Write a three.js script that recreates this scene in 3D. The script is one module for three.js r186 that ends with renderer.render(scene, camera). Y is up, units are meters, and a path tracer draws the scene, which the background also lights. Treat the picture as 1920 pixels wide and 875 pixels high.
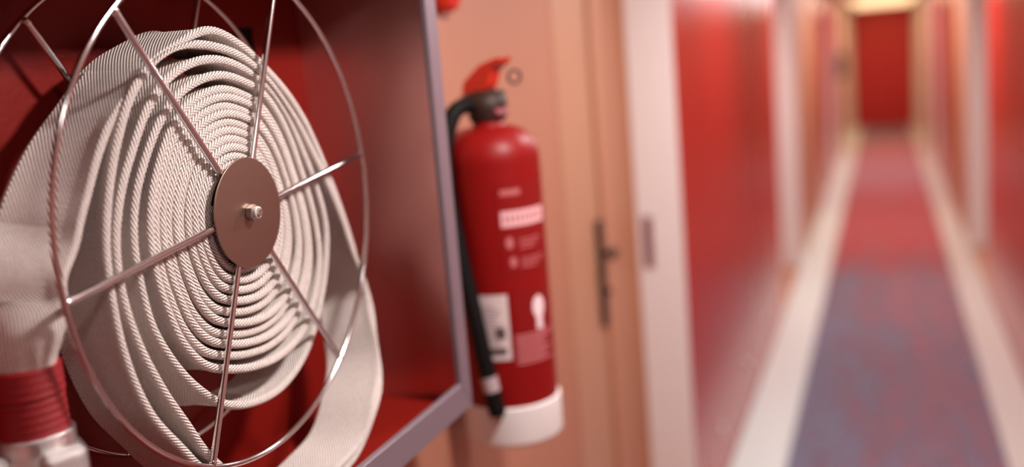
import * as THREE from 'three';
import { RoundedBoxGeometry } from 'three/addons/geometries/RoundedBoxGeometry.js';
import { mergeGeometries } from 'three/addons/utils/BufferGeometryUtils.js';
import { RectAreaLightUniformsLib } from 'three/addons/lights/RectAreaLightUniformsLib.js';

// ---------------------------------------------------------------- camera, light, exposure
const V = (x, y, z) => new THREE.Vector3(x, y, z);
const EYE = 1.5;                                   // lens height above the floor
const scene = new THREE.Scene();
scene.background = new THREE.Color(0x000000);
const renderer = new THREE.WebGLRenderer({ antialias: true });
renderer.toneMapping = THREE.LinearToneMapping;
renderer.toneMappingExposure = 1.55;
renderer.shadowMap.enabled = true;
const camera = new THREE.PerspectiveCamera(2 * Math.atan(437.5 / 1880) * 180 / Math.PI, 1920 / 875, 0.02, 60);
{
  const m = new THREE.Matrix4().makeBasis(V(0.93636867, -0.08248979, -0.34118786), V(0.01912825, 0.98254195, -0.1850552), V(0.35049655, 0.16675356, 0.92159938));
  camera.quaternion.setFromRotationMatrix(m);
  camera.position.set(0, EYE, 0);
  camera.focus = 1.06;
  camera.userData.fStop = 1.3;
  scene.add(camera);
}
RectAreaLightUniformsLib.init();
const CEIL = 1.97;                                  // ceiling height
const LAMPS = [                                     // z, colour, strength of its light, glow of its disc
  [-0.35, [1, 0.93, 0.9], 12, 6, 'added as weak unseen fill in front of the hose cabinet'], [-1.12, [1, 0.93, 0.9], 165, 6, 'over the carpet beside the hose reel'],  // the first is an added weak fill, out of view
  [-2.3, [1, 0.96, 0.95], 105, 6, 'added out of view to brighten the white pier'], [-3.6, [0.94, 0.98, 1], 105, 6, 'just past the first white pier'], [-5.8, [1, 0.92, 0.88], 190, 6, 'at the far end of the left red panel'],  // the first here is added to brighten the white pier face
  [-8.2, [1, 0.88, 0.82], 150, 8, 'in the second stretch of the corridor'], [-10.4, [1, 0.88, 0.84], 140, 8, 'in the third stretch of the corridor'], [-12.4, [1, 0.86, 0.86], 150, 8, 'added out of view to light the far end'],  // the last is added to light the far end
];
const LAMP_SIDE = 0.16;

// ---------------------------------------------------------------- helpers
let seed = 7;
const rnd = () => { seed = (seed * 1664525 + 1013904223) >>> 0; return seed / 4294967296; };
const used = new Map();
function numbered(name) { const n = used.get(name) ?? 0; used.set(name, n + 1); return n ? `${name}_${String(n).padStart(3, '0')}` : name; }
function mesh(name, geo, mat, parent) {
  const o = new THREE.Mesh(geo, mat);
  o.name = numbered(name); o.castShadow = true; o.receiveShadow = true;
  (parent ?? scene).add(o);
  return o;
}
function thing(name, label, category, pos, group) {
  const o = new THREE.Group();
  o.name = numbered(name); o.position.copy(pos ?? V(0, 0, 0)); scene.add(o);
  o.userData = { label, category };
  if (group) o.userData.group = group;
  return o;
}
function struct(name, label, category) {
  const o = new THREE.Group();
  o.name = name; scene.add(o);
  o.userData = { kind: 'structure', label, category };
  return o;
}
const box = (x0, x1, y0, y1, z0, z1) => new THREE.BoxGeometry(x1 - x0, y1 - y0, z1 - z0).translate((x0 + x1) / 2, (y0 + y1) / 2, (z0 + z1) / 2);
const rbox = (x0, x1, y0, y1, z0, z1, r, n = 3) => new RoundedBoxGeometry(x1 - x0, y1 - y0, z1 - z0, n, r).translate((x0 + x1) / 2, (y0 + y1) / 2, (z0 + z1) / 2);
function rod(a, b, r, n = 16) {
  const d = b.clone().sub(a), g = new THREE.CylinderGeometry(r, r, d.length(), n);
  return g.applyQuaternion(new THREE.Quaternion().setFromUnitVectors(V(0, 1, 0), d.normalize())).translate((a.x + b.x) / 2, (a.y + b.y) / 2, (a.z + b.z) / 2);
}
function valueNoise(size, cells, s) {               // tiling value noise, 0..1
  const g = []; let q = s;
  for (let i = 0; i < cells * cells; i++) { q = (q * 1664525 + 1013904223) >>> 0; g.push(q / 4294967296); }
  const out = new Float32Array(size * size), f = (t) => t * t * (3 - 2 * t);
  for (let y = 0; y < size; y++) for (let x = 0; x < size; x++) {
    const u = x / size * cells, v = y / size * cells, i = Math.floor(u), j = Math.floor(v), a = f(u - i), b = f(v - j), c = (p, r) => g[(r % cells) * cells + (p % cells)];
    out[y * size + x] = (c(i, j) * (1 - a) + c(i + 1, j) * a) * (1 - b) + (c(i, j + 1) * (1 - a) + c(i + 1, j + 1) * a) * b;
  }
  return out;
}
function dataTexture(size, fn, srgb) {
  const d = new Uint8Array(size * size * 4);
  for (let i = 0; i < size * size; i++) { const c = fn(i % size, Math.floor(i / size), i); d[i * 4] = c[0]; d[i * 4 + 1] = c[1]; d[i * 4 + 2] = c[2]; d[i * 4 + 3] = 255; }
  const t = new THREE.DataTexture(d, size, size);
  t.wrapS = t.wrapT = THREE.RepeatWrapping; t.magFilter = THREE.LinearFilter; t.minFilter = THREE.LinearMipmapLinearFilter; t.generateMipmaps = true;
  if (srgb) t.colorSpace = THREE.SRGBColorSpace;
  t.needsUpdate = true;
  return t;
}
const grey = (v) => { const c = Math.max(0, Math.min(255, Math.round(v * 255))); return [c, c, c]; };
const nA = valueNoise(256, 8, 11), nB = valueNoise(256, 32, 23), nC = valueNoise(256, 96, 37);
const plasterTex = dataTexture(256, (x, y, i) => grey(nA[i] * 0.4 + nB[i] * 0.3 + nC[i] * 0.3));
plasterTex.repeat.set(2, 2);
const paintTex = dataTexture(256, (x, y, i) => grey(nB[i] * 0.5 + nC[i] * 0.5));
paintTex.repeat.set(6, 6);
const brushTex = dataTexture(256, (x, y, i) => grey(0.35 + 0.4 * nC[(y * 256 + ((x * 7) % 256))] + 0.25 * nB[i]));

// ---------------------------------------------------------------- materials
const std = (p) => new THREE.MeshStandardMaterial(p), phys = (p) => new THREE.MeshPhysicalMaterial(p), lin = (r, g, b) => new THREE.Color().setRGB(r, g, b);
const M = {
  beige: std({ color: lin(0.45, 0.19, 0.115), roughness: 0.6, bumpMap: plasterTex, bumpScale: 0.0006 }),
  doorBeige: std({ color: lin(0.5, 0.25, 0.15), roughness: 0.45, bumpMap: plasterTex, bumpScale: 0.0003 }),
  tan: std({ color: lin(0.5, 0.22, 0.12), roughness: 0.5, bumpMap: plasterTex, bumpScale: 0.0003 }),
  white: std({ color: lin(0.85, 0.79, 0.77), roughness: 0.45, bumpMap: plasterTex, bumpScale: 0.0004 }),
  ceiling: std({ color: lin(0.8, 0.74, 0.66), roughness: 0.8, bumpMap: plasterTex, bumpScale: 0.0006 }),
  redWall: phys({ color: lin(0.43, 0.01, 0.007), roughness: 0.22, specularIntensity: 0.17 }),
  redDoor: std({ color: lin(0.5, 0.012, 0.01), roughness: 0.45 }),
  cabinet: phys({ color: lin(0.2, 0.007, 0.0035), roughness: 0.5, specularIntensity: 0.45, bumpMap: paintTex, bumpScale: 0.0002 }),
  satin: std({ color: lin(0.78, 0.42, 0.38), roughness: 0.33, metalness: 0.92, bumpMap: paintTex, bumpScale: 0.0001 }),
  frame: phys({ color: lin(0.21, 0.155, 0.18), roughness: 0.38, metalness: 0.25, bumpMap: paintTex, bumpScale: 0.0001 }),
  skirtingShade: std({ color: lin(0.62, 0.58, 0.53), roughness: 0.3 }),  // border colour with the shade of the right side put in
  skirting: std({ color: lin(0.76, 0.86, 0.82), roughness: 0.3 }),
  chrome: std({ color: lin(0.72, 0.7, 0.7), roughness: 0.14, metalness: 1 }),
  steel: std({ color: lin(0.33, 0.225, 0.18), roughness: 0.42, metalness: 1, bumpMap: brushTex, bumpScale: 0.00006 }),
  zinc: std({ color: lin(0.72, 0.7, 0.68), roughness: 0.28, metalness: 1 }),
  alu: std({ color: lin(0.75, 0.72, 0.7), roughness: 0.3, metalness: 1, bumpMap: paintTex, bumpScale: 0.0002 }),
  nylon: std({ color: lin(0.7, 0.66, 0.62), roughness: 0.4 }),
  binding: std({ color: lin(0.3, 0.004, 0.008), roughness: 0.5, bumpMap: paintTex, bumpScale: 0.0003 }),
  extRed: phys({ color: lin(0.23, 0.0045, 0.004), roughness: 0.42, specularIntensity: 0.5 }),
  lever: std({ color: lin(0.62, 0.03, 0.012), roughness: 0.4 }),
  black: phys({ color: lin(0.004, 0.0035, 0.0035), roughness: 0.6, specularIntensity: 0.35 }),
  brass: std({ color: lin(0.2, 0.09, 0.05), roughness: 0.4, metalness: 0.6 }),
  bronze: std({ color: lin(0.035, 0.016, 0.011), roughness: 0.55, metalness: 0.3 }),
  mauve: std({ color: lin(0.36, 0.17, 0.15), roughness: 0.6, bumpMap: plasterTex, bumpScale: 0.0005 }),
  plasticWhite: std({ color: lin(0.8, 0.74, 0.72), roughness: 0.4 }),
  maroon: std({ color: lin(0.2, 0.018, 0.03), roughness: 0.6 }),
  lampGlow: (c, k) => std({ color: 0x222222, emissive: lin(...c), emissiveIntensity: k }),
};

// ---------------------------------------------------------------- the corridor
const ZB = 1.6, ZE = -17.3;                         // wall behind the camera, far end
const XL = -0.70, XN = -0.545, XR = 0.525, XRR = 0.68;
const CAB = { x0: -0.80, x1: -0.58, y0: EYE - 0.4835, y1: EYE + 0.185, z0: -1.302, z1: -0.375, lip: 0.034 };
{
  const w = struct('wall_left', 'left corridor wall of beige plaster, white piers and glossy red panels', 'wall');
  const s = new THREE.Shape().moveTo(-ZB, 0).lineTo(2.79, 0).lineTo(2.79, CEIL).lineTo(-ZB, CEIL).closePath();
  const g = 0.004, hole = new THREE.Path().moveTo(-CAB.z1 - g, CAB.y0 - g).lineTo(-CAB.z1 - g, CAB.y1 + g).lineTo(-CAB.z0 + g, CAB.y1 + g).lineTo(-CAB.z0 + g, CAB.y0 - g).closePath();
  s.holes.push(hole);
  mesh('plaster', new THREE.ExtrudeGeometry(s, { depth: 0.108, bevelEnabled: false }).rotateY(Math.PI / 2).translate(XL - 0.108, 0, 0), M.beige, w);
  mesh('backing', box(-0.95, XL - 0.109, 0, CEIL, -2.79, ZB), M.beige, w);
  mesh('pier', box(-0.95, XN, 0, CEIL, -2.802, -2.79), M.white, w);
  const red = (z0, z1) => {
    const p = mesh('red_panel', rbox(XN - 0.018, XN, 0, CEIL, z1, z0, 0.003), M.redWall, w);
    mesh('backing', box(-0.95, XN - 0.018, 0, CEIL, z1, z0), M.beige, w);
    return p;
  };
  const r1 = red(-2.803, -5.55);
  for (let k = 0; k < 4; k++) {
    const z = -3.31 - 0.72 * k;
    if (z < -5.5) break;
    const stud = new THREE.SphereGeometry(0.018, 20, 8, 0, Math.PI * 2, 0, Math.PI / 2).scale(1, 0.5, 1).rotateZ(-Math.PI / 2).translate(XN, EYE - 1.293, z);
    mesh('stud', stud, M.plasticWhite, r1);  // large and white, standing in for blurred glints on the wall
  }
  mesh('recess', box(-0.95, XL, 0, CEIL, -6.82, -5.55), M.beige, w);
  mesh('pier', box(-0.95, XN, 0, CEIL, -7.0, -6.82), M.white, w);
  mesh('plaster', box(-0.95, XN, 0, CEIL, -9.0, -7.0), M.doorBeige, w);
  red(-9.0, -10.6);
  mesh('recess', box(-0.95, XL, 0, CEIL, -11.9, -10.6), M.beige, w);
  mesh('pier', box(-0.95, XN, 0, CEIL, -12.1, -11.9), M.white, w);
  red(-12.1, -14.2);
  mesh('plaster', box(-0.95, XN, 0, CEIL, ZE, -14.2), M.white, w);
}
{
  const w = struct('wall_right', 'right corridor wall of glossy red panels, white piers and beige plaster', 'wall');
  const red = (z0, z1) => {
    mesh('red_panel', rbox(XR, XR + 0.018, 0, CEIL, z1, z0, 0.003), M.redWall, w);
    mesh('backing', box(XR + 0.018, 0.95, 0, CEIL, z1, z0), M.beige, w);
  };
  mesh('plaster', box(XRR, 0.95, 0, CEIL, -3.5, ZB), M.mauve, w);
  red(-3.5, -6.05);
  mesh('recess', box(XRR, 0.95, 0, CEIL, -7.39, -6.05), M.beige, w);
  mesh('pier', box(XR, 0.95, 0, CEIL, -7.56, -7.39), M.white, w);
  mesh('plaster', box(XR, 0.95, 0, CEIL, -9.2, -7.56), M.tan, w);
  red(-9.2, -11.0);
  mesh('recess', box(XRR, 0.95, 0, CEIL, -12.2, -11.0), M.beige, w);
  mesh('pier', box(XR, 0.95, 0, CEIL, -12.4, -12.2), M.white, w);
  red(-12.4, -14.2);
  mesh('plaster', box(XR, 0.95, 0, CEIL, ZE, -14.2), M.white, w);
}
{
  const w = struct('wall_end', 'far end wall of the corridor around the red door', 'wall');
  mesh('plaster', box(-0.95, 0.95, 0, CEIL, ZE - 0.25, ZE - 0.09), M.white, w);
  const d = struct('door_1', 'plain red door closing the far end of the corridor', 'door');
  mesh('door_leaf', rbox(-0.47, 0.455, 0.006, 1.9, ZE - 0.085, ZE - 0.04, 0.003), M.redDoor, d);
  mesh('door_frame', mergeGeometries([box(XN, -0.487, 0, 1.95, ZE - 0.09, ZE), box(0.46, XR, 0, 1.95, ZE - 0.09, ZE), box(-0.487, 0.46, 1.905, 1.95, ZE - 0.09, ZE)]), M.white, d);
  const b = struct('wall_back', 'muted mauve wall that closes the corridor behind the viewer', 'wall');
  mesh('plaster', box(-0.95, 0.95, 0, CEIL, ZB, ZB + 0.15), M.mauve, b);
  const c = struct('ceiling', 'plain pale ceiling of the corridor', 'ceiling');
  mesh('slab', box(-0.95, 0.95, CEIL, CEIL + 0.15, ZE - 0.25, ZB + 0.15), M.ceiling, c);
  const f = struct('floor', 'floor slab under the corridor carpet', 'floor');
  mesh('slab', box(-0.95, 0.95, -0.15, 0, ZE - 0.25, ZB + 0.15), M.tan, f);
  for (const [i, x0, x1, z1, side] of [[1, XN + 0.0005, -0.352, -2.805, 'left'], [2, 0.372, XR - 0.0005, ZB - 0.001, 'right']]) {
    const t = struct('trim_' + i, `smooth pale floor border between the carpet and the ${side} wall`, 'floor border');
    mesh('border', rbox(x0, x1, 0.0005, 0.02, ZE + 0.001, z1, 0.006), i === 1 ? M.skirting : M.skirtingShade, t);
  }
}
// carpet: runner in slate, with wine, rose and plum bands along its length
{
  const W = 512, H = 2048, L = ZB - ZE, d = new Uint8Array(W * H * 4);
  const big = valueNoise(256, 12, 5), mid = valueNoise(256, 48, 6), fine = valueNoise(256, 128, 9);
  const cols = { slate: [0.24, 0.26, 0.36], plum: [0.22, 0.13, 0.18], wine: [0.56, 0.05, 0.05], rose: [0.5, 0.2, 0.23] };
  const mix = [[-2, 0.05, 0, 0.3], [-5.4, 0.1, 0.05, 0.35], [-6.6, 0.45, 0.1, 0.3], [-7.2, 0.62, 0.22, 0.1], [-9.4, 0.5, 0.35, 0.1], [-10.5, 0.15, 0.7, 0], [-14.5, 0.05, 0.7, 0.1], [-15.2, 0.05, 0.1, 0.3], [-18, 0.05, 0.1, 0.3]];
  for (let y = 0; y < H; y++) {
    const z = ZB - (y + 0.5) / H * L;               // bands down the length, each a mix of four colours
    let m = mix[0];
    for (const q of mix) if (z <= q[0]) m = q;
    for (let x = 0; x < W; x++) {
      const i = y * W + x, n = (a, sx, sy) => a[((Math.floor(y * sy)) % 256) * 256 + (Math.floor(x * sx) % 256)];
      const t = n(fine, 0.9, 1.7) * 0.55 + n(mid, 0.6, 1.1) * 0.3 + n(big, 0.5, 0.5) * 0.15, u = Math.max(0, Math.min(0.999, (t - 0.5) * 1.5 + 0.5));
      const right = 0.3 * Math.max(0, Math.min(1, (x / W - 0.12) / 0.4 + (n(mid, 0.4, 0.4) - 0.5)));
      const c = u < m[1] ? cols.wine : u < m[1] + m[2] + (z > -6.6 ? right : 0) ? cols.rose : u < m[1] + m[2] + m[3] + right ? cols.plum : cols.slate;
      const k = 0.85 + 0.3 * n(fine, 1, 1);
      for (let ch = 0; ch < 3; ch++) d[i * 4 + ch] = Math.round(255 * Math.pow(Math.min(1, c[ch] * k), 1 / 2.2));
      d[i * 4 + 3] = 255;
    }
  }
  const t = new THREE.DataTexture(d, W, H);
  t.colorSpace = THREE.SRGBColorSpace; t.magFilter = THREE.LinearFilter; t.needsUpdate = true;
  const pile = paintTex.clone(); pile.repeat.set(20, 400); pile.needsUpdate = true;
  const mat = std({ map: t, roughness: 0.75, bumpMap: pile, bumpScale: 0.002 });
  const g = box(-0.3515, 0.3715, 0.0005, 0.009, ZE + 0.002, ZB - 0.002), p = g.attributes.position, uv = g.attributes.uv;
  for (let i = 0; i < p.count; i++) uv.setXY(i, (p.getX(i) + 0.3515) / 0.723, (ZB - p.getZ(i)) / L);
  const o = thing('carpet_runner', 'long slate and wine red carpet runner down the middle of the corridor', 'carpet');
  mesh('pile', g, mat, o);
}
// door in the left alcove
{
  const d = struct('door_2', 'closed beige door in the left alcove beside the white pier', 'door');
  mesh('door_leaf', rbox(XL + 0.0003, XL + 0.0022, 0.01, 1.93, -2.474, -2.19, 0.0008), M.doorBeige, d);
  mesh('door_frame', mergeGeometries([box(XL + 0.0005, XL + 0.012, 0, CEIL - 0.001, -2.789, -2.48), box(XL + 0.0005, XL + 0.026, 0, CEIL - 0.001, -2.789, -2.765)]), M.tan, d);
  const h = mesh('door_handle', rbox(XL + 0.005, XL + 0.015, EYE - 0.69, EYE - 0.41, -2.47, -2.427, 0.004), M.bronze, d);
  mesh('knob', mergeGeometries([rod(V(XL + 0.014, EYE - 0.5, -2.449), V(XL + 0.035, EYE - 0.5, -2.449), 0.008), new THREE.SphereGeometry(0.017, 20, 14).scale(0.7, 1, 1).translate(XL + 0.04, EYE - 0.5, -2.449)]), M.bronze, h);
  mesh('lock_cylinder', rod(V(XL + 0.014, EYE - 0.6, -2.449), V(XL + 0.028, EYE - 0.6, -2.449), 0.009), M.bronze, h);
}
{
  const o = thing('strike_plate', 'small dark red upright plate on the white pier face', 'plate', V(-0.644, EYE - 0.538, -2.79));
  mesh('plate', rbox(-0.0125, 0.0125, -0.075, 0.075, 0.0004, 0.005, 0.002), M.maroon, o);
  for (const y of [-0.062, 0.062]) mesh('screw', new THREE.CylinderGeometry(0.004, 0.004, 0.0016, 12).rotateX(Math.PI / 2).translate(0, y, 0.0056), M.zinc, o);
}
// ceiling lamps: a ring, a glowing disc and the light it gives
for (const [z, c, k, glow, where] of LAMPS) {
  const o = thing('ceiling_light', 'round flush ceiling downlight ' + where, 'ceiling light', V(0.02, CEIL, z), 'round downlights along the corridor ceiling');
  mesh('ring', new THREE.LatheGeometry([[0.095, -0.001], [0.12, -0.001], [0.12, -0.008], [0.113, -0.014], [0.1, -0.014], [0.095, -0.008], [0.095, -0.001]].map(([x, y]) => new THREE.Vector2(x, y)), 48), M.alu, o);
  mesh('diffuser', new THREE.CylinderGeometry(0.094, 0.094, 0.006, 48).translate(0, -0.0045, 0), M.lampGlow(c, glow), o);
  const l = new THREE.RectAreaLight(lin(...c), k, LAMP_SIDE, LAMP_SIDE);
  l.position.set(0.02, CEIL - 0.017, z); l.lookAt(0.02, 0, z);
  l.name = numbered('lamp_light');
  scene.add(l);
}

// glowing panel added for the warm glow at the ceiling near the red end door
{
  const z0 = -16.8, z1 = -13, c = [1, 0.64, 0.34], o = thing('added_linear_light', 'long glowing panel added for the warm glow above the red end door', 'ceiling light', V(0, CEIL, (z0 + z1) / 2)), L = z1 - z0, W = 0.8;
  mesh('housing', rbox(-W / 2, W / 2, -0.045, -0.0005, -L / 2, L / 2, 0.008), M.alu, o);
  mesh('diffuser', rbox(-W / 2 + 0.02, W / 2 - 0.02, -0.06, -0.0455, -L / 2 + 0.02, L / 2 - 0.02, 0.005), M.lampGlow(c, 1.6), o);
  const l = new THREE.RectAreaLight(lin(...c), 0.3, W - 0.05, L - 0.05);
  l.position.set(0, CEIL - 0.063, (z0 + z1) / 2); l.lookAt(0, 0, (z0 + z1) / 2); l.name = numbered('lamp_light');
  scene.add(l);
}
{
  const o = thing('wall_box', 'small dark box on the far left wall near the red end door', 'box', V(XN, EYE - 0.37, -13.4));
  mesh('case', rbox(0.0005, 0.07, -0.16, 0.16, -0.2, 0.2, 0.012), M.bronze, o);
  mesh('lid', rbox(0.0705, 0.078, -0.145, 0.145, -0.185, 0.185, 0.003), M.bronze, o);
}

// ---------------------------------------------------------------- hose cabinet
{
  const { x0, x1, y0, y1, z0, z1, lip } = CAB, t = 0.002;
  const o = thing('hose_cabinet', 'red steel fire hose cabinet with a lilac grey front frame set in the beige wall', 'cabinet', V(x0, y0, (z0 + z1) / 2));
  const add = (name, geo, mat) => mesh(name, geo.translate(-o.position.x, -o.position.y, -o.position.z), mat, o);
  const s = new THREE.Shape().moveTo(-z1, y0).lineTo(-z0, y0).lineTo(-z0, y1).lineTo(-z1, y1).closePath();
  const hy = EYE + 0.077, hh = 0.033, hz = -1.183, hw = 0.046;   // punched opening in the back
  s.holes.push(new THREE.Path().moveTo(-hz - hw, hy - hh).lineTo(-hz - hw, hy).lineTo(-hz, hy).lineTo(-hz, hy - hh).closePath());
  add('back_panel', new THREE.ExtrudeGeometry(s, { depth: t, bevelEnabled: false }).rotateY(Math.PI / 2).translate(x0 - t, 0, 0), M.cabinet);
  add('hole_shade', box(x0 - t - 0.003, x0 - t - 0.0005, hy - hh - 0.01, hy + 0.01, hz - 0.01, hz + hw + 0.01), M.black);  // black plate stands in for the dark depth behind the opening
  add('side_panel', box(x0, x1 - 0.002, y0, y1, z0, z0 + t), M.satin);
  add('side_panel', box(x0, x1 - 0.002, y0, y1, z1 - t, z1), M.satin);
  add('bottom_panel', box(x0, x1 - 0.002, y0, y0 + t, z0 + t, z1 - t), M.cabinet);
  add('top_panel', box(x0, x1 - 0.002, y1 - t, y1, z0 + t, z1 - t), M.cabinet);
  // mitred front frame: four bars
  const bar = (pts) => {
    const sh = new THREE.Shape(pts.map(([z, y]) => new THREE.Vector2(-z, y)));
    return new THREE.ExtrudeGeometry(sh, { depth: 0.006, bevelEnabled: true, bevelThickness: 0.0016, bevelSize: 0.0016, bevelOffset: -0.0016, bevelSegments: 3 }).rotateY(Math.PI / 2).translate(x1 - 0.0016 - 0.006, 0, 0);
  };
  const Z0 = z0 - 0.001, Z1 = z1 + 0.001, Y0 = y0 - 0.008, Y1 = y1 + 0.008, zi = Z0 + lip, zo = Z1 - lip, yi = Y0 + lip + 0.008, yo = Y1 - lip - 0.008;
  add('frame_bar', bar([[Z0, Y0], [zi, yi], [zi, yo], [Z0, Y1]]), M.frame);
  add('frame_bar', bar([[Z1, Y0], [Z1, Y1], [zo, yo], [zo, yi]]), M.frame);
  add('frame_bar', bar([[Z1, Y0], [zo, yi], [zi, yi], [Z0, Y0]]), M.frame);
  add('frame_bar', bar([[Z1, Y1], [Z0, Y1], [zi, yo], [zo, yo]]), M.frame);
}

// ---------------------------------------------------------------- hose reel
const RC = V(-0.66490401, EYE - 0.13810293, -0.92746718);     // hub, in the plane of the front rim
const RN = V(0.99982272, -0.01842896, 0.00385933), RU = V(0.00385999, 0, -0.99999255), RV = V(0.01842882, 0.99983017, 0.00007114);
const A0 = 0.12674673;
const basis = new THREE.Matrix4().makeBasis(RU, RV, RN);       // local x = right in the picture, y = up, z = out of the cabinet
{
  const o = thing('hose_reel', 'chrome wire reel with six spokes a side that carries the white hose', 'hose reel', RC);
  o.quaternion.setFromRotationMatrix(basis);
  const R = 0.275, P = (a, r, h) => V(r * Math.cos(a), r * Math.sin(a), h);
  for (const [h, rr] of [[0, R], [-0.112, R - 0.003]]) {
    mesh('rim', new THREE.TorusGeometry(rr, 0.003, 14, 200).translate(0, 0, h), M.chrome, o);
    for (let k = 0; k < 6; k++) {
      const a = A0 + k * Math.PI / 3, hs = h + (h ? 0.004 : -0.001);
      const sp = mesh('spoke', rod(P(a, 0.052, hs), P(a, rr - 0.001, hs), 0.0037), M.chrome, o);
      mesh('weld', new THREE.SphereGeometry(0.0042, 14, 10).scale(1.25, 1, 1).rotateZ(a).translate(...P(a, rr - 0.004, hs).toArray()), M.chrome, sp);
    }
  }
  mesh('hub_disc', new THREE.LatheGeometry([[0.0042, 0.0025], [0.0603, 0.0025], [0.0611, 0.0031], [0.0611, 0.0041], [0.0605, 0.0047], [0.0042, 0.0047]].map(([x, y]) => new THREE.Vector2(x, y)), 128).rotateX(Math.PI / 2), M.steel, o);
  mesh('hub_disc', new THREE.CylinderGeometry(0.061, 0.061, 0.002, 64).rotateX(Math.PI / 2).translate(0, 0, -0.118), M.steel, o);
  mesh('hub_core', new THREE.CylinderGeometry(0.0415, 0.0415, 0.1, 64, 1, true).rotateX(Math.PI / 2).translate(0, 0, -0.058), M.steel, o);
  mesh('axle', new THREE.CylinderGeometry(0.0042, 0.0042, 0.143, 24).rotateX(Math.PI / 2).translate(0, 0, -0.0523), M.zinc, o);
  const nut = mesh('nut', (() => {
    const s = new THREE.Shape();
    for (let k = 0; k < 6; k++) { const a = k * Math.PI / 3 + 0.35, p = [0.0083 * Math.cos(a), 0.0083 * Math.sin(a)]; k ? s.lineTo(...p) : s.moveTo(...p); }
    s.closePath();
    s.holes.push(new THREE.Path().absarc(0, 0, 0.0041, 0, Math.PI * 2));
    return new THREE.ExtrudeGeometry(s, { depth: 0.0065, bevelEnabled: true, bevelSize: 0.0006, bevelThickness: 0.0006, bevelSegments: 2, curveSegments: 24 }).translate(0, 0, 0.0055);
  })(), M.zinc, o);
  mesh('collar', new THREE.LatheGeometry([[0.0048, 0], [0.0069, 0], [0.0069, 0.0035], [0.0062, 0.0047], [0.0052, 0.0047], [0.0048, 0.004], [0.0048, 0]].map(([x, y]) => new THREE.Vector2(x, y)), 40).rotateX(Math.PI / 2).translate(0, 0, 0.0125), M.nylon, nut);
  mesh('bolt_end', new THREE.SphereGeometry(0.0046, 24, 12, 0, Math.PI * 2, 0, Math.PI / 2).scale(1, 0.55, 1).rotateX(Math.PI / 2).translate(0, 0, 0.0145), M.chrome, nut);
  // the arm that carries the axle from the back of the cabinet
  mesh('axle_bracket', mergeGeometries([new THREE.CylinderGeometry(0.014, 0.014, 0.010, 32).rotateX(Math.PI / 2).translate(0, 0, -0.1245)]), M.steel, o);
}

// ---------------------------------------------------------------- fire hose: one long flat tube, coiled on the reel
// radius of each turn in millimetres, every 15 degrees, clockwise from the top
const T0 = [231, 213, 204, 200, 198, 196];                      // from the left, up over the top (-90 .. 0)
const T1 = [199, 189, 180, 179, 183, 192, 212, 249, 305, 333, 346, 347, 340, 300, 262, 243, 224, 209, 201, 195, 194, 198, 197, 190];
const T2 = [181, 174, 167, 163, 166, 176, 199, 239, 297, 325, 338, 339, 331, 287, 240, 216, 203, 195, 188, 179, 172, 172, 173, 171];
const T3 = [168, 164, 161, 158, 158, 163, 177, 196, 206, 215, 226, 228, 221, 211, 196, 184, 176, 167, 163, 158, 153, 152, 153, 152];
const T4 = [151, 148, 147, 142, 138, 138, 146, 162, 180, 190, 194, 187, 178, 173, 172, 164, 153, 147, 143, 139, 136, 136, 138, 137];
const table = [...T0, ...T1, ...T2, ...T3, ...T4];       // starts at -90 degrees
const TURNS = 13.8;
const wob = valueNoise(64, 16, 99);
const noise1 = (t, row) => { const x = ((t % 64) + 64) % 64, i = Math.floor(x), f = x - i; return wob[row * 64 + i] * (1 - f) + wob[row * 64 + (i + 1) % 64] * f - 0.5; };
function tableAt(k) {
  if (k < table.length) return table[Math.max(0, k)];
  const turn = (k - 6) / 24, phi = ((k - 6) % 24 + 24) % 24, a = T4[phi];   // the tight inner turns shrink evenly towards the core
  return 46 + (a - 46) / (1 - 0.0058 * phi) * 0.861 * Math.max(0, 1 - (turn - 4) / 9.9);
}
function radius(psi) {                                               // psi in turns from the top, metres out
  const q = psi * 24 + 6, i = Math.floor(q), f = q - i, p0 = tableAt(i - 1), p1 = tableAt(i), p2 = tableAt(i + 1), p3 = tableAt(i + 2);
  let r = 0.5 * (2 * p1 + (p2 - p0) * f + (2 * p0 - 5 * p1 + 4 * p2 - p3) * f * f + (3 * p1 - p0 - 3 * p2 + p3) * f * f * f);
  if (psi > 3.2) r += noise1(psi * 9.7, 5) * 2.2 * Math.min(1, psi - 3.2);
  const slack = (psi % 1 + 1) % 1;
  if (psi > 0 && psi < 2 && slack > 0.28 && slack < 0.5) r += 3.5 * Math.sin((slack - 0.28) / 0.22 * Math.PI) * Math.sin(slack * 115 + psi);
  return r / 1000;
}
const ss = (a, b, x) => { const t = Math.max(0, Math.min(1, (x - a) / (b - a))); return t * t * (3 - 2 * t); };
function frontEdge(psi) {                                            // how far the front edge stands out along the axle
  let h = -0.0075 - 0.0045 * (0.5 + 0.5 * Math.sin(psi * Math.PI * 2 * 0.5 + 0.6)) + 0.004 * noise1(psi * 3.1, 9);
  h += (0.0055 + h) * -ss(8, 12, psi);
  if (psi < 0.25) h = -0.016 + (h + 0.016) * ss(-0.1, 0.2, psi);
  const s = psi % 1;
  if (psi > 0 && psi < 2) h += (psi < 1 ? 0.053 : 0.050) * ss(0.31, 0.43, s) * (1 - ss(0.455, 0.575, s));
  return h;
}
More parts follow.
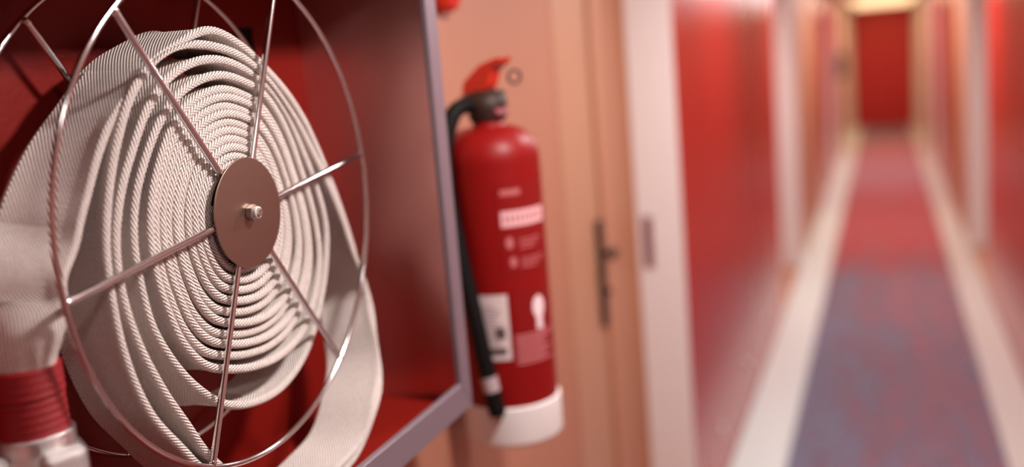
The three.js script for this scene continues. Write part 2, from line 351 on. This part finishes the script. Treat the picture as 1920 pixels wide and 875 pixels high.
{
  const WIDTH = 0.08, o = thing('fire_hose', 'white woven flat fire hose coiled on the chrome reel, with a red bound end', 'fire hose', V(-0.72, EYE - 0.29, -0.65));
  const frames = [];                                                 // centre, normal, axis, width, edge and middle thickness, roundness
  const P = (psi) => {
    const r = radius(psi), h = frontEdge(psi) - WIDTH / 2, a = Math.PI / 2 - psi * Math.PI * 2;
    return RC.clone().addScaledVector(RU, r * Math.cos(a)).addScaledVector(RV, r * Math.sin(a)).addScaledVector(RN, h);
  };
  const STEP = 0.0009, psi0 = -0.235, twistAt = (psi) => 0.34 * ss(-0.13, -0.235, psi);
  // from the coupling up to the roll
  const c0 = V(-0.72, EYE - 0.234, -0.650), p1 = P(psi0), t1 = P(psi0 + 0.004).sub(p1).normalize();
  const len = p1.distanceTo(c0), c = (t) => {
    const h00 = 2 * t ** 3 - 3 * t * t + 1, h10 = t ** 3 - 2 * t * t + t, h01 = -2 * t ** 3 + 3 * t * t, h11 = t ** 3 - t * t;
    return c0.clone().multiplyScalar(h00).addScaledVector(V(0, 1, 0), h10 * len).addScaledVector(p1, h01).addScaledVector(t1, h11 * len);
  };
  const nLead = Math.round(len / STEP);
  for (let i = 0; i < nLead; i++) {
    const t = i / nLead, k = ss(0.02, 0.4, t), k2 = ss(0, 0.62, t);
    const q = c(t); q.z += 0.006 * Math.sin(t * 10 + 0.6) * Math.sin(Math.PI * t) ** 2;
    frames.push({ p: q, w: 0.058 + (WIDTH - 0.058) * k, edge: 0.052 + (0.0095 - 0.052) * k2, mid: 0.053 + (0.0052 - 0.053) * k2, round: 1 - k2, twist: (0.34 + 0.2 * Math.sin(Math.PI * t)) * ss(0, 0.55, t) });
  }
  for (let psi = psi0; psi < TURNS;) {
    const pitch = psi < 0.9 ? 0.0095 : Math.max(0.003, radius(psi - 1) - radius(psi)), inner = psi > TURNS - 1 ? 0.008 : Math.max(0.003, radius(psi) - radius(psi + 1));
    const e = Math.min(0.0095, 0.97 * Math.min(pitch, inner) + 0.0006);
    frames.push({ p: P(psi), w: WIDTH, edge: e, mid: Math.min(0.0052, e * 0.75), round: 0, twist: twistAt(psi) });
    psi += STEP / (2 * Math.PI * Math.max(0.05, radius(psi)));
  }
  const NP = 30, pos = new Float32Array(frames.length * (NP + 1) * 3), uv = new Float32Array(frames.length * (NP + 1) * 2), idx = [];
  // profile: back edge, over the outer face, round the front edge and home along the inner face
  const prof = [];
  const side = [-0.5, -0.36, -0.18, 0, 0.16, 0.3, 0.37];
  for (const b of side) prof.push(['o', b]);
  for (let k = 0; k <= 8; k++) prof.push(['f', Math.PI / 2 - k * Math.PI / 8]);
  for (const b of [...side].reverse()) prof.push(['i', b]);
  for (let k = 1; k < 8; k++) prof.push(['b', -Math.PI / 2 - k * Math.PI / 8]);
  prof.push(['o', side[0]]);
  let s = 0;
  const out = V(), ridge = (x) => { const f = x - Math.floor(x) - 0.5; return Math.sqrt(Math.max(0, 1 - 4 * f * f)); };
  for (let i = 0; i < frames.length; i++) {
    const F = frames[i], A = frames[Math.max(0, i - 1)].p, B = frames[Math.min(frames.length - 1, i + 1)].p;
    if (i) s += F.p.distanceTo(A);
    const T = B.clone().sub(A).normalize(), ax0 = RN.clone().addScaledVector(T, -RN.dot(T)).normalize(), N0 = ax0.clone().cross(T);   // points out of the coil
    const ax = ax0.clone().multiplyScalar(Math.cos(F.twist)).addScaledVector(N0, -Math.sin(F.twist)), N = ax.clone().cross(T);      // the lead turns on its front edge
    const mid = F.p.clone().addScaledVector(ax0, F.w / 2).addScaledVector(ax, -F.w / 2);
    let arc = 0, px = 0, py = 0;
    prof.forEach(([kind, q], j) => {
      const re = F.edge / 2, hw = F.w / 2, dome = F.round;
      let a, b;
      const half = (bb) => {
        const x = Math.abs(bb) * F.w, d = hw - re - x;                // hem swells into a cord along either edge
        const flat = F.mid / 2 + (re - F.mid / 2) * Math.exp(-Math.max(0, d) * Math.max(0, d) / 0.00002);
        const oval = F.mid / 2 * Math.sqrt(Math.max(0.02, 1 - (2 * bb) ** 2));
        return flat * (1 - dome) + oval * dome;
      };
      const lim = (1 - F.edge / F.w) / 2 * (1 - dome) + 0.5 * dome * 0.93;
      if (kind === 'o') { b = Math.max(-1, Math.min(1, q / 0.5)) * lim; a = half(b); b *= F.w; }
      if (kind === 'i') { b = Math.max(-1, Math.min(1, q / 0.5)) * lim; a = -half(b); b *= F.w; }
      if (kind === 'f' || kind === 'b') {
        const rr = re * (1 - dome) + half(lim) * dome, bx = lim * F.w, ex = (re) * (1 - dome) + (hw - bx) * dome;
        a = Math.sin(q) * rr; b = (kind === 'f' ? bx : -bx) + Math.cos(q) * ex;
        if (kind === 'b') b = -bx - Math.abs(Math.cos(q)) * ex;
      }
      if (j) arc += Math.hypot(a - py, b - px);
      px = b; py = a;
      const rib = 0.00045 * (ridge(s / 0.0056 + arc / 0.0037) - 0.6) * (kind === 'f' || (kind !== 'b' && q > 0.29) ? 1 : 0) * (1 - dome);
      const nl = Math.hypot(a, 0.001), na = kind === 'f' ? Math.sin(q) : Math.sign(a), nb = kind === 'f' ? Math.cos(q) : 0;
      out.copy(mid).addScaledVector(N, a + na * rib).addScaledVector(ax, b + nb * rib);
      const v = i * (NP + 1) + j;
      pos[v * 3] = out.x - o.position.x; pos[v * 3 + 1] = out.y - o.position.y; pos[v * 3 + 2] = out.z - o.position.z;
      uv[v * 2] = s / 0.0112; uv[v * 2 + 1] = arc / 0.0074;
    });
  }
  if (prof.length !== NP + 1) throw new Error('profile ' + prof.length);
  for (let i = 0; i + 1 < frames.length; i++) for (let j = 0; j < NP; j++) {
    const a = i * (NP + 1) + j, b = a + 1, c2 = a + NP + 1, d = c2 + 1;
    idx.push(a, b, c2, b, d, c2);
  }
  const g = new THREE.BufferGeometry();
  g.setAttribute('position', new THREE.BufferAttribute(pos, 3)); g.setAttribute('uv', new THREE.BufferAttribute(uv, 2)); g.setIndex(idx); g.computeVertexNormals();
  // twill: cords at a slant, each broken into grains of yarn
  const twill = dataTexture(128, (x, y) => {
    const u = x / 128 * 2, v = y / 128 * 2, c1 = ridge(u + v), c2 = ridge((u - v) * 1 + 0.25);
    return grey(0.08 + c1 * (0.5 + 0.4 * c2));
  });
  const yarn = dataTexture(256, (x, y, i) => { const k = 0.93 + 0.1 * (nC[i] * 0.6 + nB[i] * 0.4); return [245 * k, 230 * k, 222 * k].map((q) => Math.min(255, Math.round(q))); }, true);
  yarn.repeat.set(0.11, 0.085);
  const mat = std({ map: yarn, roughness: 0.72, bumpMap: twill, bumpScale: 0.003 });
  mesh('hose_strip', g, mat, o);
  // red binding and the coupling it holds
  const lathe = (pts, n = 64) => new THREE.LatheGeometry(pts.map(([r, y]) => new THREE.Vector2(r, y)), n);
  const bind = [[0.0275, 0.0635]];
  for (let k = 0; k <= 60; k++) { const y = 0.062 - 0.062 * k / 60; bind.push([0.0305 + 0.0003 * Math.sin(k * 0.9) * (k > 14 ? 1 : 0.4) + (k < 26 ? 0.0009 : 0) - (k === 26 ? 0.0008 : 0), y]); }
  mesh('binding', lathe(bind), M.binding, o);
  const ring = mesh('coupling', lathe([[0.028, 0.002], [0.033, 0.002], [0.0345, 0], [0.0345, -0.012], [0.037, -0.016], [0.0405, -0.022], [0.0415, -0.026], [0.0415, -0.05], [0.039, -0.054], [0.03, -0.054]]), M.alu, o);
  ring.userData.label = 'cast aluminium coupling';
  for (const [x, z] of [[0.93, 0.36], [-0.2, 0.98]]) {
    const g = mergeGeometries([new RoundedBoxGeometry(0.019, 0.046, 0.038, 6, 0.007).translate(0.052, -0.029, 0), new RoundedBoxGeometry(0.016, 0.014, 0.028, 5, 0.005).translate(0.042, -0.016, 0)]);
    mesh('lug', g.rotateY(Math.atan2(-z, x)), M.alu, ring);
  }
}
{
  const o = thing('hydrant_valve', 'metal hydrant valve outlet under the hose coupling at the cabinet floor', 'valve', V(-0.72, CAB.y0 + 0.002, -0.65));
  const lathe = (pts, n = 48) => new THREE.LatheGeometry(pts.map(([r, y]) => new THREE.Vector2(r, y)), n);
  const top = EYE - 0.3445 - (CAB.y0 + 0.002);
  mesh('outlet', lathe([[0.02, top], [0.042, top], [0.0455, top - 0.004], [0.0455, top - 0.02], [0.03, top - 0.028], [0.03, 0.03], [0.04, 0.024], [0.04, 0], [0.0, 0]]), M.alu, o);
  mesh('valve_wheel', new THREE.TorusGeometry(0.03, 0.006, 12, 40).rotateY(Math.PI / 2).translate(0.068, 0.055, 0), M.binding, o);
  mesh('spindle', rod(V(0.02, 0.055, 0), V(0.07, 0.055, 0), 0.007), M.brass, o);
}

// ---------------------------------------------------------------- fire extinguisher
{
  const o = thing('fire_extinguisher', 'red fire extinguisher with black hose and white base hung on the beige wall', 'fire extinguisher', V(-0.604, EYE - 0.617, -1.522));
  o.scale.y = 0.955;
  const R = 0.079, lathe = (pts, n = 72) => new THREE.LatheGeometry(pts.map(([r, y]) => new THREE.Vector2(r, y)), n);
  const pts = [[0, 0.006], [0.074, 0.006], [R, 0.012], [R, 0.487]];
  for (let k = 1; k <= 14; k++) { const a = k / 14 * Math.PI / 2; pts.push([0.026 + (R - 0.026) * Math.cos(a), 0.487 + 0.058 * Math.sin(a)]); }
  pts.push([0.026, 0.558], [0, 0.558]);
  const body = mesh('body', lathe(pts), M.extRed, o);
  const sk = mesh('base_skirt', lathe([[0.070, 0.0], [0.078, 0.0], [0.083, 0.006], [0.0838, 0.066], [0.0825, 0.0695], [0.0795, 0.07]]), M.plasticWhite, o);
  // printed labels on the front of the body
  const print = (w, h, draw) => { const cv = document.createElement('canvas'); cv.width = w; cv.height = h; draw(cv.getContext('2d'), w, h); const t = new THREE.CanvasTexture(cv); t.colorSpace = THREE.SRGBColorSpace; return t; };
  const wrap = (name, az0, az1, y0, y1, tex, lift = 0.0007) => {
    const g = new THREE.CylinderGeometry(R + lift, R + lift, y1 - y0, 40, 1, true, az0, az1 - az0).translate(0, (y0 + y1) / 2, 0);
    return mesh(name, g, std({ map: tex, roughness: 0.35, side: THREE.DoubleSide }), body);
  };
  const D = Math.PI / 180;                                           // 0 faces along +z, positive turns towards the corridor
  wrap('title_label', 2 * D + 0.35, 92 * D, 0.30, 0.452, print(512, 512, (c, w, h) => {
    c.fillStyle = '#800c0c'; c.fillRect(0, 0, w, h); c.fillStyle = '#b26062';
    c.fillRect(40, 30, 180, 34); c.fillStyle = '#dfaaac'; c.fillRect(30, 150, 470, 90);
    c.fillStyle = '#800c0c'; for (let k = 0; k < 9; k++) c.fillRect(60 + k * 46, 175, 14, 40);
    c.fillStyle = '#b9696b';
    c.beginPath(); c.arc(90, 330, 34, 0, 7); c.fill(); c.beginPath(); c.arc(110, 440, 30, 0, 7); c.fill();
    for (let k = 0; k < 3; k++) { c.fillRect(180, 315 + k * 22, 230 - k * 40, 8); c.fillRect(180, 425 + k * 22, 260 - k * 50, 8); }
  }));
  wrap('instruction_label', -12 * D, 26 * D, 0.155, 0.268, print(256, 384, (c, w, h) => {
    c.fillStyle = '#d8c6c4'; c.fillRect(0, 0, w, h); c.fillStyle = '#8d7577';
    for (let k = 0; k < 14; k++) c.fillRect(24, 70 + k * 20, 120 + (k * 53) % 70, 8);
    c.fillStyle = '#5d4a4c'; c.fillRect(140, 190, 80, 70); c.fillRect(90, 310, 130, 44);
  }));
  wrap('icon_label', 30 * D, 92 * D, 0.14, 0.27, print(384, 384, (c, w, h) => {
    c.fillStyle = '#800c0c'; c.fillRect(0, 0, w, h);
    c.fillStyle = '#ecd2d6'; c.beginPath(); c.arc(225, 95, 58, 0, 7); c.fill(); c.fillRect(195, 140, 60, 70);
    c.fillStyle = '#c7797d'; for (let k = 0; k < 8; k++) c.fillRect(14, 220 + k * 20, 350 - (k * 37) % 120, 10);
  }));
  // valve, levers and pin
  const yT = 0.558;
  const head = mesh('valve_head', mergeGeometries([lathe([[0.026, yT - 0.006], [0.031, yT], [0.031, yT + 0.014], [0.034, yT + 0.02], [0.032, yT + 0.044], [0, yT + 0.05]], 40), rod(V(0, yT + 0.03, 0), V(-0.03, yT + 0.026, 0.028), 0.014)].map((q) => q.toNonIndexed())), M.bronze, o);
  const plate = (ps, w, r) => {                                      // bent sheet: side profile pulled to a width
    const sh = new THREE.Shape(ps.map(([x, y]) => new THREE.Vector2(x, y)));
    return new THREE.ExtrudeGeometry(sh, { depth: w - 2 * r, bevelEnabled: true, bevelSize: r, bevelThickness: r, bevelSegments: 3, bevelOffset: -r }).translate(0, 0, -(w - 2 * r) / 2);
  };
  const turn = -0.35;
  mesh('carry_handle', plate([[-0.034, 0.03], [-0.02, 0.044], [0.02, 0.036], [0.036, 0.004], [0.028, 0.0], [0.016, 0.022], [-0.012, 0.026], [-0.03, 0.022]], 0.03, 0.003).rotateY(turn).translate(0, yT + 0.002, 0), M.maroon, head);
  mesh('squeeze_lever', plate([[-0.042, 0.036], [-0.036, 0.058], [0.0, 0.084], [0.034, 0.094], [0.05, 0.094], [0.046, 0.086], [0.026, 0.074], [0.016, 0.05], [0.004, 0.036]], 0.028, 0.003).rotateY(turn).translate(0, yT + 0.005, 0), M.lever, head);
  mesh('safety_pin', new THREE.TorusGeometry(0.011, 0.0022, 10, 28).rotateY(0.8).translate(0.058, yT + 0.066, 0.018), M.bronze, head);
  // hose down the side, ending in a nozzle against the base
  const hp = [[-0.02, yT + 0.026, 0.026], [-0.034, yT + 0.018, 0.05], [-0.047, yT - 0.03, 0.07], [-0.048, yT - 0.11, 0.08], [-0.034, yT - 0.21, 0.087], [-0.016, yT - 0.32, 0.091], [-0.004, yT - 0.405, 0.092], [0.0, yT - 0.43, 0.092]].map((q) => V(...q));
  const curve = new THREE.CatmullRomCurve3(hp);
  const hs = mesh('discharge_hose', new THREE.TubeGeometry(curve, 90, 0.0135, 20), M.black, o);
  const a = hp[hp.length - 1], dir = curve.getTangent(1), at = (k) => a.clone().addScaledVector(dir, k);
  mesh('hose_clip', rod(at(-0.004), at(0.022), 0.0136, 24), std({ color: lin(0.42, 0.33, 0.34), roughness: 0.5 }), hs);
  mesh('nozzle', mergeGeometries([rod(at(0.022), at(0.062), 0.0138, 24), rod(at(0.062), at(0.066), 0.010, 24)]), M.black, hs);
  mesh('wall_bracket', mergeGeometries([box(XL + 0.0006 + 0.604, XL + 0.604 + 0.004, 0.18, 0.5, -0.025, 0.025), box(XL + 0.607, -R + 0.004, 0.44, 0.46, -0.02, 0.02), box(XL + 0.607, -R + 0.004, 0.2, 0.22, -0.02, 0.02)]), M.lever, o);
}
// alarm bell above the extinguisher
{
  const o = thing('alarm_sounder', 'small round red alarm sounder on the wall above the extinguisher', 'alarm sounder', V(XL, EYE + 0.128, -1.585));
  const lathe = (pts) => new THREE.LatheGeometry(pts.map(([r, y]) => new THREE.Vector2(r, y)), 48).rotateZ(-Math.PI / 2);
  mesh('housing', lathe([[0, 0.0005], [0.036, 0.0005], [0.036, 0.016], [0.033, 0.028], [0.024, 0.034], [0, 0.035]]), M.lever, o);
  mesh('grille', lathe([[0, 0.0352], [0.014, 0.0352], [0.014, 0.037], [0.011, 0.0385], [0, 0.0385]]), M.redDoor, o);
}
renderer.render(scene, camera);
